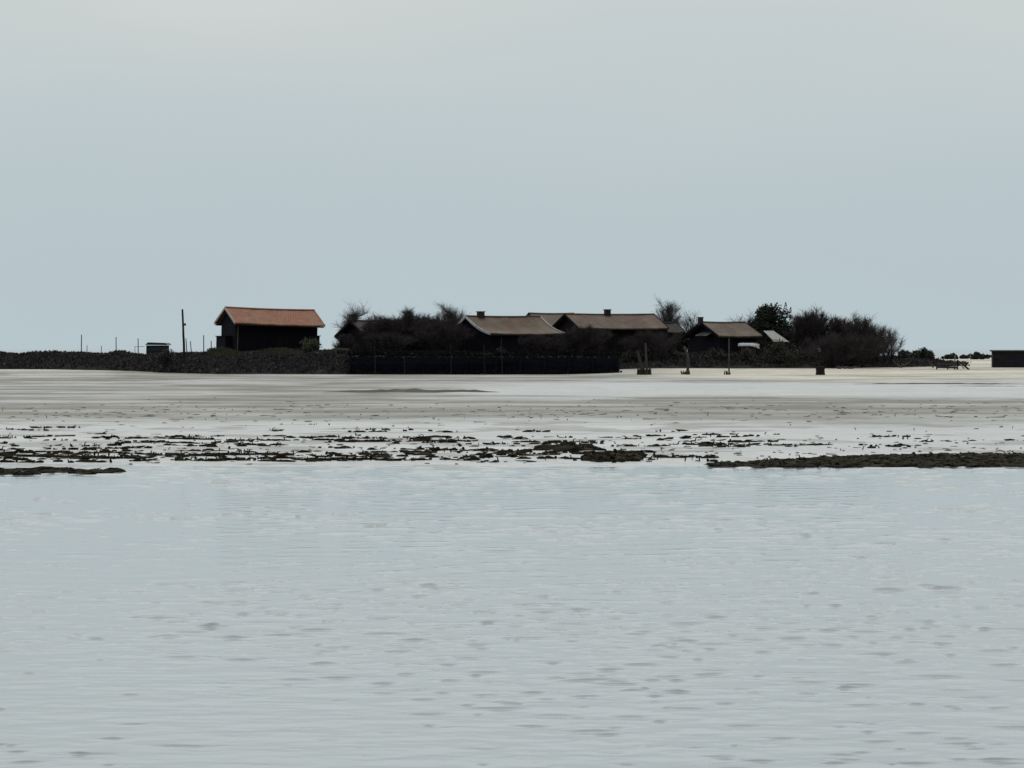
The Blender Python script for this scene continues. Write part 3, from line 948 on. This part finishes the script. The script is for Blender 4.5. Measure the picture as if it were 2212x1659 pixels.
# ------------------------------------------------------------------ boats and small things
def hull(mb, L, W, H, n=12):
    vs = []; fs = []
    for i in range(n + 1):
        t = i / n; w = W / 2 * (1 - max(0, (t - .45) / .55) ** 2.2) * (.86 + .14 * min(1, t * 4)); k = .25 * max(0, (t - .5) / .5) ** 2
        x = -L / 2 + L * t
        for yy, zz in ((-1, H + k), (-.92, H * .5 + k * .5), (-.6, 0.02 + k * .3), (.6, 0.02 + k * .3), (.92, H * .5 + k * .5), (1, H + k)):
            vs.append((x, yy * max(w, .02), zz))
    for i in range(n):
        for j in range(5):
            a = i * 6 + j; fs.append((a, a + 1, a + 7, a + 6))
        fs.append((i * 6 + 5, i * 6, i * 6 + 6, i * 6 + 11))
    fs.append((5, 4, 3, 2, 1, 0))
    mb.add(vs, fs)


bx = X(335, 366)
bo = tag(empty('workboat', (bx, 366, .16), R(172)), 'dark little workboat moored behind the left bank, only its wheelhouse showing', 'boat')
mb = MB(); hull(mb, 6.2, 2.2, 1.15); mb.build('hull', M['boat_dark'], bo)
mb = MB(); mb.box((-.25, 0, 1.15 + .62), (1.85, 1.5, 1.25)); wh = mb.build('wheelhouse', M['boat_grey'], bo)
mb = MB(); mb.box((-.25, .76, 2.05), (1.4, .02, .36)); mb.build('window', M['boat_dark'], wh)
mb = MB()
prof = [(-1.15, 2.42), (-.95, 2.62), (.75, 2.68), (1.0, 2.44)]
vs = [(x - .25, -.9, z) for x, z in prof] + [(x - .25, .9, z) for x, z in prof]
mb.add(vs, [(0, 1, 2, 3), (7, 6, 5, 4), (0, 4, 5, 1), (1, 5, 6, 2), (2, 6, 7, 3), (3, 7, 4, 0)]); mb.build('wheelhouse_roof', M['boat_dark'], bo)
mb = MB(); mb.tube([(1.9, 0, 1.2), (1.95, 0, 2.35)], [.03, .02], 6); mb.tube([(1.0, 0, 2.3), (1.95, 0, 2.25)], [.02, .02], 6); mb.build('mast', M['dark_wood'], bo)

ux, ud = X(1618, 325.5), 325.5
ub = tag(empty('rowing_boat', (ux, ud, Zp(748, ud)), R(8)), 'small pale boat lying upturned on the scrub below the small grey roofed house', 'boat')
mb = MB(); hull(mb, 1.75, .75, .26); vv = [(x, y, .28 - z) for x, y, z in mb.v]; mb.v = vv
mb.build('hull', M['white_paint'], ub)
mb = MB(); mb.box((0, 0, .29), (1.4, .04, .05)); mb.build('keel', M['grey_wood'], ub)
for a in (-.6, .5):
    mb = MB(); mb.box((a, 0, -.35), (.08, .5, .72)); mb.build('trestle', M['dark_wood'], ub)

tx, td = X(738, 316), 316
tz = ground(tx, td)
tb = tag(empty('wooden_table', (tx, td, tz)), 'small pale wooden table standing on the bank between cabin and dark brown house', 'table')
mb = MB(); mb.box((0, 0, .52), (1.1, .6, .06)); mb.build('tabletop', M['grey_wood'], tb)
for a in (-.45, .45):
    for b_ in (-.22, .22):
        mb = MB(); mb.box((a, b_, .23), (.07, .07, .52)); mb.build('leg', M['grey_wood'], tb)

px_, pd_ = X(1040, 310.9), 310.9
o = MB()
for i in range(4):
    o.box((rng.uniform(-.1, .1), rng.uniform(-.03, .03), .05 + i * .07), (1.9 - .1 * i, .25, .055), Matrix.Rotation(rng.uniform(-.03, .03), 3, 'Z'))
ob = o.build('plank_stack', M['dim_wood'], loc=(px_, pd_, ground(px_, pd_ + .4) - .02)); tag(ob, 'small stack of grey planks on the black wall below the white edged house', 'planks')

# broken fence on the dune
fx, fd = X(2046, 318), 318
fz = ground(fx, fd)
bf = tag(empty('broken_fence', (fx, fd, fz)), 'broken low timber fence with a fallen slanting beam on the sand left of the shed', 'fence')
for k, (z, r_) in enumerate(((.28, .02), (.55, -.03))):
    mb = MB(); mb.box((-.05, 0, z - .1), (1.75, .05, .17), Matrix.Rotation(r_, 3, 'Y')); mb.build('plank', M['dim_wood'], bf)
for x, h, m_ in ((-.85, .75, 'dark_wood'), (.05, .62, 'dark_wood'), (.62, 1.15, 'grey_wood'), (.85, .8, 'dark_wood')):
    mb = MB(); mb.tube([(x, .08, -.2), (x + .03, .08, h)], [.06, .05], 7); mb.build('post', M[m_], bf)
mb = MB(); mb.tube([(.8, -.1, .75), (1.25, -.35, .4), (1.75, -.6, -.03)], [.07, .075, .08], 7); mb.build('beam', M['dark_wood'], bf)
mb = MB(); mb.tube([(.95, .05, .62), (1.35, -.2, .08)], [.05, .055], 7); mb.build('beam', M['pale_wood'], bf)

# driftwood logs
G8 = 'driftwood along the top of the beach'
for px, py, d, L, rz, tl, r, lab in [(1936, 788, 326, .95, .3, .75, .09, 'pale grey driftwood branch leaning steeply at the right end of the thicket'),
                                     (1958, 787, 326, 1.1, -.3, -.55, .08, 'pale driftwood branch slanting up to the right, second from the thicket'),
                                     (2010, 790, 325, .8, .1, .9, .08, 'short pale driftwood stub just left of the broken fence'),
                                     (1838, 790, 322, 1.2, .1, .08, .09, 'grey driftwood log lying flat below the right thicket'),
                                     (1815, 789, 322.5, .5, .5, .2, .12, 'short thick pale driftwood piece below the middle of the right thicket')]:
    x = X(px, d); z = ground(x, d)
    mb = MB(); pts = []
    for i in range(6):
        t = i / 5 - .5
        pts.append(Vector((t * L * math.cos(tl), t * L * math.sin(rz) * .3, (t + .5) * L * abs(math.sin(tl)) if tl > 0 else (t + .5) * L * abs(math.sin(tl)))) + Vector((0, 0, .05 + .05 * math.sin(i * 1.7))))
    if tl > .3: pts = [Vector((-p.x, p.y, p.z)) for p in pts]
    mb.tube(pts, [r, r * 1.1, r * .9, r * .85, r * .6, r * .35], 7)
    mb.tube([pts[3], pts[3] + Vector((.15, -.1, .22))], [r * .5, r * .15], 5)
    o = mb.build('driftwood', M['dim_wood'], loc=(x, d, z)); tag(o, lab, 'driftwood', G8)


# ------------------------------------------------------------------ weed and shells on the flat
def dgr(py, z=.04):
    return (EYE - z) * F / (py - HOR)


def pieces(mb, n, region, rg, size=(.03, .12), hgt=(.015, .05), elong=(1, 3.5), tall=.06, mi=0):
    """region(rg)-> (px, py) of one piece in picture units."""
    for k in range(n):
        q = region(rg)
        if q is None: continue
        px, py = q
        d = dgr(py); x = X(px, d); z = float(T(x, d))
        s = rg.uniform(*size); e = rg.uniform(*elong)
        h = rg.uniform(*hgt)
        if rg.random() < tall * .35:
            l = rg.uniform(.04, .12); a = rg.choice((-1, 1)) * rg.uniform(.1, .9)
            p1 = Vector((x + a * l * .5, d, z + l * .75)); p2 = Vector((x + a * l * 1.3, d + .03, z + l * rg.uniform(.6, 1.0)))
            mb.tube([(x, d, z - .02), p1, p2], [.016, .012, .006], 4, mi=mi)
        elif rg.random() < tall:
            lump(mb, (x, d, z + h * .8), (s * .55, s * .55, h * 1.15), rg, .45, tilt=rg.uniform(-.5, .5), mi=mi)
        else:
            lump(mb, (x, d, max(z, 0) + h * .35), (s * e, s * .9, h), rg, .4, rz=rg.gauss(0, .3), tilt=rg.gauss(0, .08), mi=mi)


# right hand bank of weedy oysters
def reg_right(rg):
    px = rg.uniform(1545, 2420)
    top = np.interp(px, [1545, 1600, 1660, 1750, 1850, 2000, 2212, 2420], [1001, 999, 994, 990, 985, 982, 980, 980])
    bot = np.interp(px, [1545, 1620, 1800, 2212, 2420], [1002, 1004, 1005, 1004, 1003])
    return px, rg.uniform(top, bot) + rg.gauss(0, .8)


rgs = random.Random(31)
mb = MB(); pieces(mb, 3600, reg_right, rgs, (.04, .12), (.012, .035), (1, 3.0), .12)
o = mb.build('seaweed_bank', M['weed']); tag(o, 'long thick brown black bank of weed at the right along the water edge', 'seaweed')


def reg_left(rg):
    px = rg.uniform(-180, 262) if rg.random() < .5 else rg.uniform(-180, 235)
    w = np.interp(px, [-180, 0, 60, 130, 200, 262, 360], [4.5, 4, 5, 3.8, 2.6, 1.6, .4])
    return px, 1015 + rg.uniform(-w, w) + 2.0 * math.sin(px / 25)


mb = MB(); pieces(mb, 420, reg_left, rgs, (.035, .11), (.015, .05), (1, 3), .16)
o = mb.build('seaweed_bank', M['weed']); tag(o, 'dark ridge of weed at the left edge, lowest and nearest to the open water', 'seaweed')


def mat_base(mb, px, py, hx, hy, seed):
    # low ragged mat of weed that the loose pieces lie on
    n, m_ = 72, 6; vs = []; fs = []
    for j in range(m_ + 1):
        r = 1 - j / m_ * .999
        for i in range(n):
            a = 2 * math.pi * i / n
            k = r * (.72 + .75 * mnoise.noise(Vector((math.cos(a) * 2.6, math.sin(a) * 2.6, seed))) + .25 * mnoise.noise(Vector((math.cos(a) * 9, math.sin(a) * 9, seed))))
            qx = px + hx * k * math.cos(a); qy = min(py - hy * k * math.sin(a), 1001); d = dgr(qy); x = X(qx, d)
            vs.append((x, d, max(float(T(x, d)), 0) - .02 + .06 * (1 - r * r) + .03 * (1 - r) * mnoise.noise(Vector((x * 3, d * .8, seed)))))
    for j in range(m_):
        for i in range(n): fs.append((j * n + i, j * n + (i + 1) % n, (j + 1) * n + (i + 1) % n, (j + 1) * n + i))
    mb.add(vs, fs)


def reg_c1(rg):
    a = rg.uniform(0, 6.28); q = rg.random() ** .6
    return 1225 + 62 * q * math.cos(a), 968 + 5 * q * math.sin(a)


def reg_c2(rg):
    a = rg.uniform(0, 6.28); q = rg.random() ** .6
    return 1328 + 62 * q * math.cos(a), min(1000, 988 + 9 * q * math.sin(a))


mb = MB(); pieces(mb, 110, reg_c1, rgs, (.04, .12), (.03, .07), (1, 2.5), .15)
mat_base(mb, 1225, 968, 60, 5, 3)
o = mb.build('seaweed_clump', M['weed']); tag(o, 'upper of the two big dark weed heaps in the middle of the wet flat', 'seaweed')
mb = MB(); pieces(mb, 150, reg_c2, rgs, (.04, .12), (.03, .08), (1, 2.2), .22)
mat_base(mb, 1328, 988, 58, 8, 9)
o = mb.build('seaweed_clump', M['weed']); tag(o, 'lower biggest dark weed heap in the middle, right at the water edge', 'seaweed')


# scattered drift lines
LINES = []
rl = random.Random(77)
for i in range(470):
    band = rl.random()
    if band < .08: py = rl.gauss(933, 5)
    elif band < .24: py = rl.gauss(946, 4)
    elif band < .44: py = rl.gauss(961, 5)
    elif band < .76: py = rl.gauss(979, 5)
    else: py = rl.gauss(990, 4)
    hl_ = rl.expovariate(1 / 24) + 5
    px = rl.uniform(-250, 1750) if rl.random() < .86 else rl.uniform(1500, 2400)
    if px > 1480 and py > 968: continue
    dens = np.interp(px, [-250, 0, 250, 560, 700, 1000, 1250, 1500, 1800, 2400], [.9, .9, .8, 1, 1, .9, .8, .75, .6, .25])
    if py < 942: dens *= .7
    if rl.random() > dens: continue
    py = min(py, 999)
    LINES.append((px, py, hl_ * 1.25, rl.choice((.25, .4, .6, 1.3))))
mb = MB()
for (px, py, hl, vv) in LINES:
    n_ = int(1 + hl * rl.choice((.14, .2, .34)))
    sl = rl.uniform(-.03, .03)

    def rg1(rg, px=px, py=py, hl=hl, vv=vv, sl=sl):
        u = rg.uniform(-1, 1); return px + u * hl, py + rg.gauss(0, vv * .5) + sl * u * hl
    pieces(mb, n_, rg1, rl, (.016, .055), (.010, .042), (1, 4.5), .22)
o = mb.build('seaweed', M['weed']); tag(o, 'scattered dark drift lines of weed strewn over the bright wet flat', 'seaweed', kind='stuff')

mb = MB()


def reg_sh(rg):
    return rg.uniform(-200, 2400), rg.choice((rg.gauss(975, 12), rg.gauss(960, 18), rg.gauss(895, 14)))


def reg_sh2(rg):
    px, py = reg_sh(rg)
    return (px, min(py, 1000)) if py > 860 else None


pieces(mb, 700, reg_sh2, rl, (.02, .06), (.01, .03), (1, 2.5), .12)
o = mb.build('oyster_shells', M['shell']); tag(o, 'pale grey and tan oyster shells scattered among the weed', 'shells', kind='stuff')
mb = MB()


def reg_far(rg):
    return rg.uniform(-200, 2400), rg.gauss(890, 10)


pieces(mb, 260, reg_far, rl, (.03, .10), (.01, .025), (1, 4), .04)
o = mb.build('mud_lumps', M['mud_dark']); tag(o, 'small mud lumps and weed tufts dotted over the grey brown mud', 'mud', kind='stuff')

# ------------------------------------------------------------------ light
SUN_EL = 68
GLOW_EL = 50
w = bpy.data.worlds.new("World"); scene.world = w; w.use_nodes = True
nt = w.node_tree
bg = nt.nodes['Background']
sky = nt.nodes.new('ShaderNodeTexSky'); sky.sky_type = 'NISHITA'; sky.sun_disc = False
sky.sun_elevation = R(SUN_EL); sky.sun_rotation = R(0); sky.dust_density = 3
tc = nt.nodes.new('ShaderNodeTexCoord')
sep = nt.nodes.new('ShaderNodeSeparateXYZ'); nt.links.new(tc.outputs['Generated'], sep.inputs[0])
mp = nt.nodes.new('ShaderNodeMapping'); mp.inputs['Scale'].default_value = (7, 7, 22)
nt.links.new(tc.outputs['Generated'], mp.inputs['Vector'])
cn = nodes_noise(nt, 1.0, 3, mp.outputs['Vector'], .5)
ma = nt.nodes.new('ShaderNodeMath'); ma.operation = 'MULTIPLY_ADD'; ma.inputs[1].default_value = .05; 
sb_ = nt.nodes.new('ShaderNodeMath'); sb_.operation = 'SUBTRACT'; sb_.inputs[1].default_value = .5
nt.links.new(cn.outputs['Fac'], sb_.inputs[0]); nt.links.new(sb_.outputs[0], ma.inputs[0]); nt.links.new(sep.outputs['Z'], ma.inputs[2])
cl = ramp(nt, ma.outputs[0], [(0.0, (.475, .575, .615)), (.035, (.468, .553, .592)), (.066, (.515, .582, .607)), (.092, (.57, .613, .61)), (.116, (.69, .745, .75)), (.16, (.79, .835, .835)), (.24, (.90, .92, .91)), (.7, (.92, .94, .93))])
# sky dimmed away from the glow, added to keep camera-facing walls dark
mr = nt.nodes.new('ShaderNodeMapRange'); mr.inputs['From Min'].default_value = -.15; mr.inputs['From Max'].default_value = .60
mr.inputs['To Min'].default_value = .30; mr.inputs['To Max'].default_value = 1.0
dp = nt.nodes.new('ShaderNodeVectorMath'); dp.operation = 'DOT_PRODUCT'; dp.inputs[1].default_value = (0, math.cos(R(GLOW_EL)), math.sin(R(GLOW_EL)))
nt.links.new(tc.outputs['Generated'], dp.inputs[0]); nt.links.new(dp.outputs['Value'], mr.inputs['Value'])
cld = mix_col(nt, 1.0, cl.outputs['Color'], mr.outputs['Result'], 'MULTIPLY')
# sky texture in the same units as the cloud deck
sk = mix_col(nt, 1.0, sky.outputs['Color'], (.10, .10, .10), 'MULTIPLY')
out = mix_col(nt, .92, sk, cld)
sc_ = nt.nodes.new('ShaderNodeVectorMath'); sc_.operation = 'SCALE'; sc_.inputs['Scale'].default_value = 10.0
nt.links.new(out, sc_.inputs[0])
nt.links.new(sc_.outputs[0], bg.inputs['Color'])
bg.inputs['Strength'].default_value = .1

sd_ = bpy.data.lights.new('sun', 'SUN'); sd_.energy = 1.1; sd_.angle = R(15); sd_.color = (1, .97, .92)
so = bpy.data.objects.new('sun', sd_); COL.objects.link(so); so.rotation_euler = (-R(90 - SUN_EL), 0, 0); so.location = (0, 400, 300)

vs_ = scene.view_settings
scene.display_settings.display_device = 'sRGB'
vs_.view_transform = 'Standard'; vs_.look = 'None'; vs_.exposure = .07; vs_.gamma = 1; vs_.use_curve_mapping = False
scene.cycles.max_bounces = 6
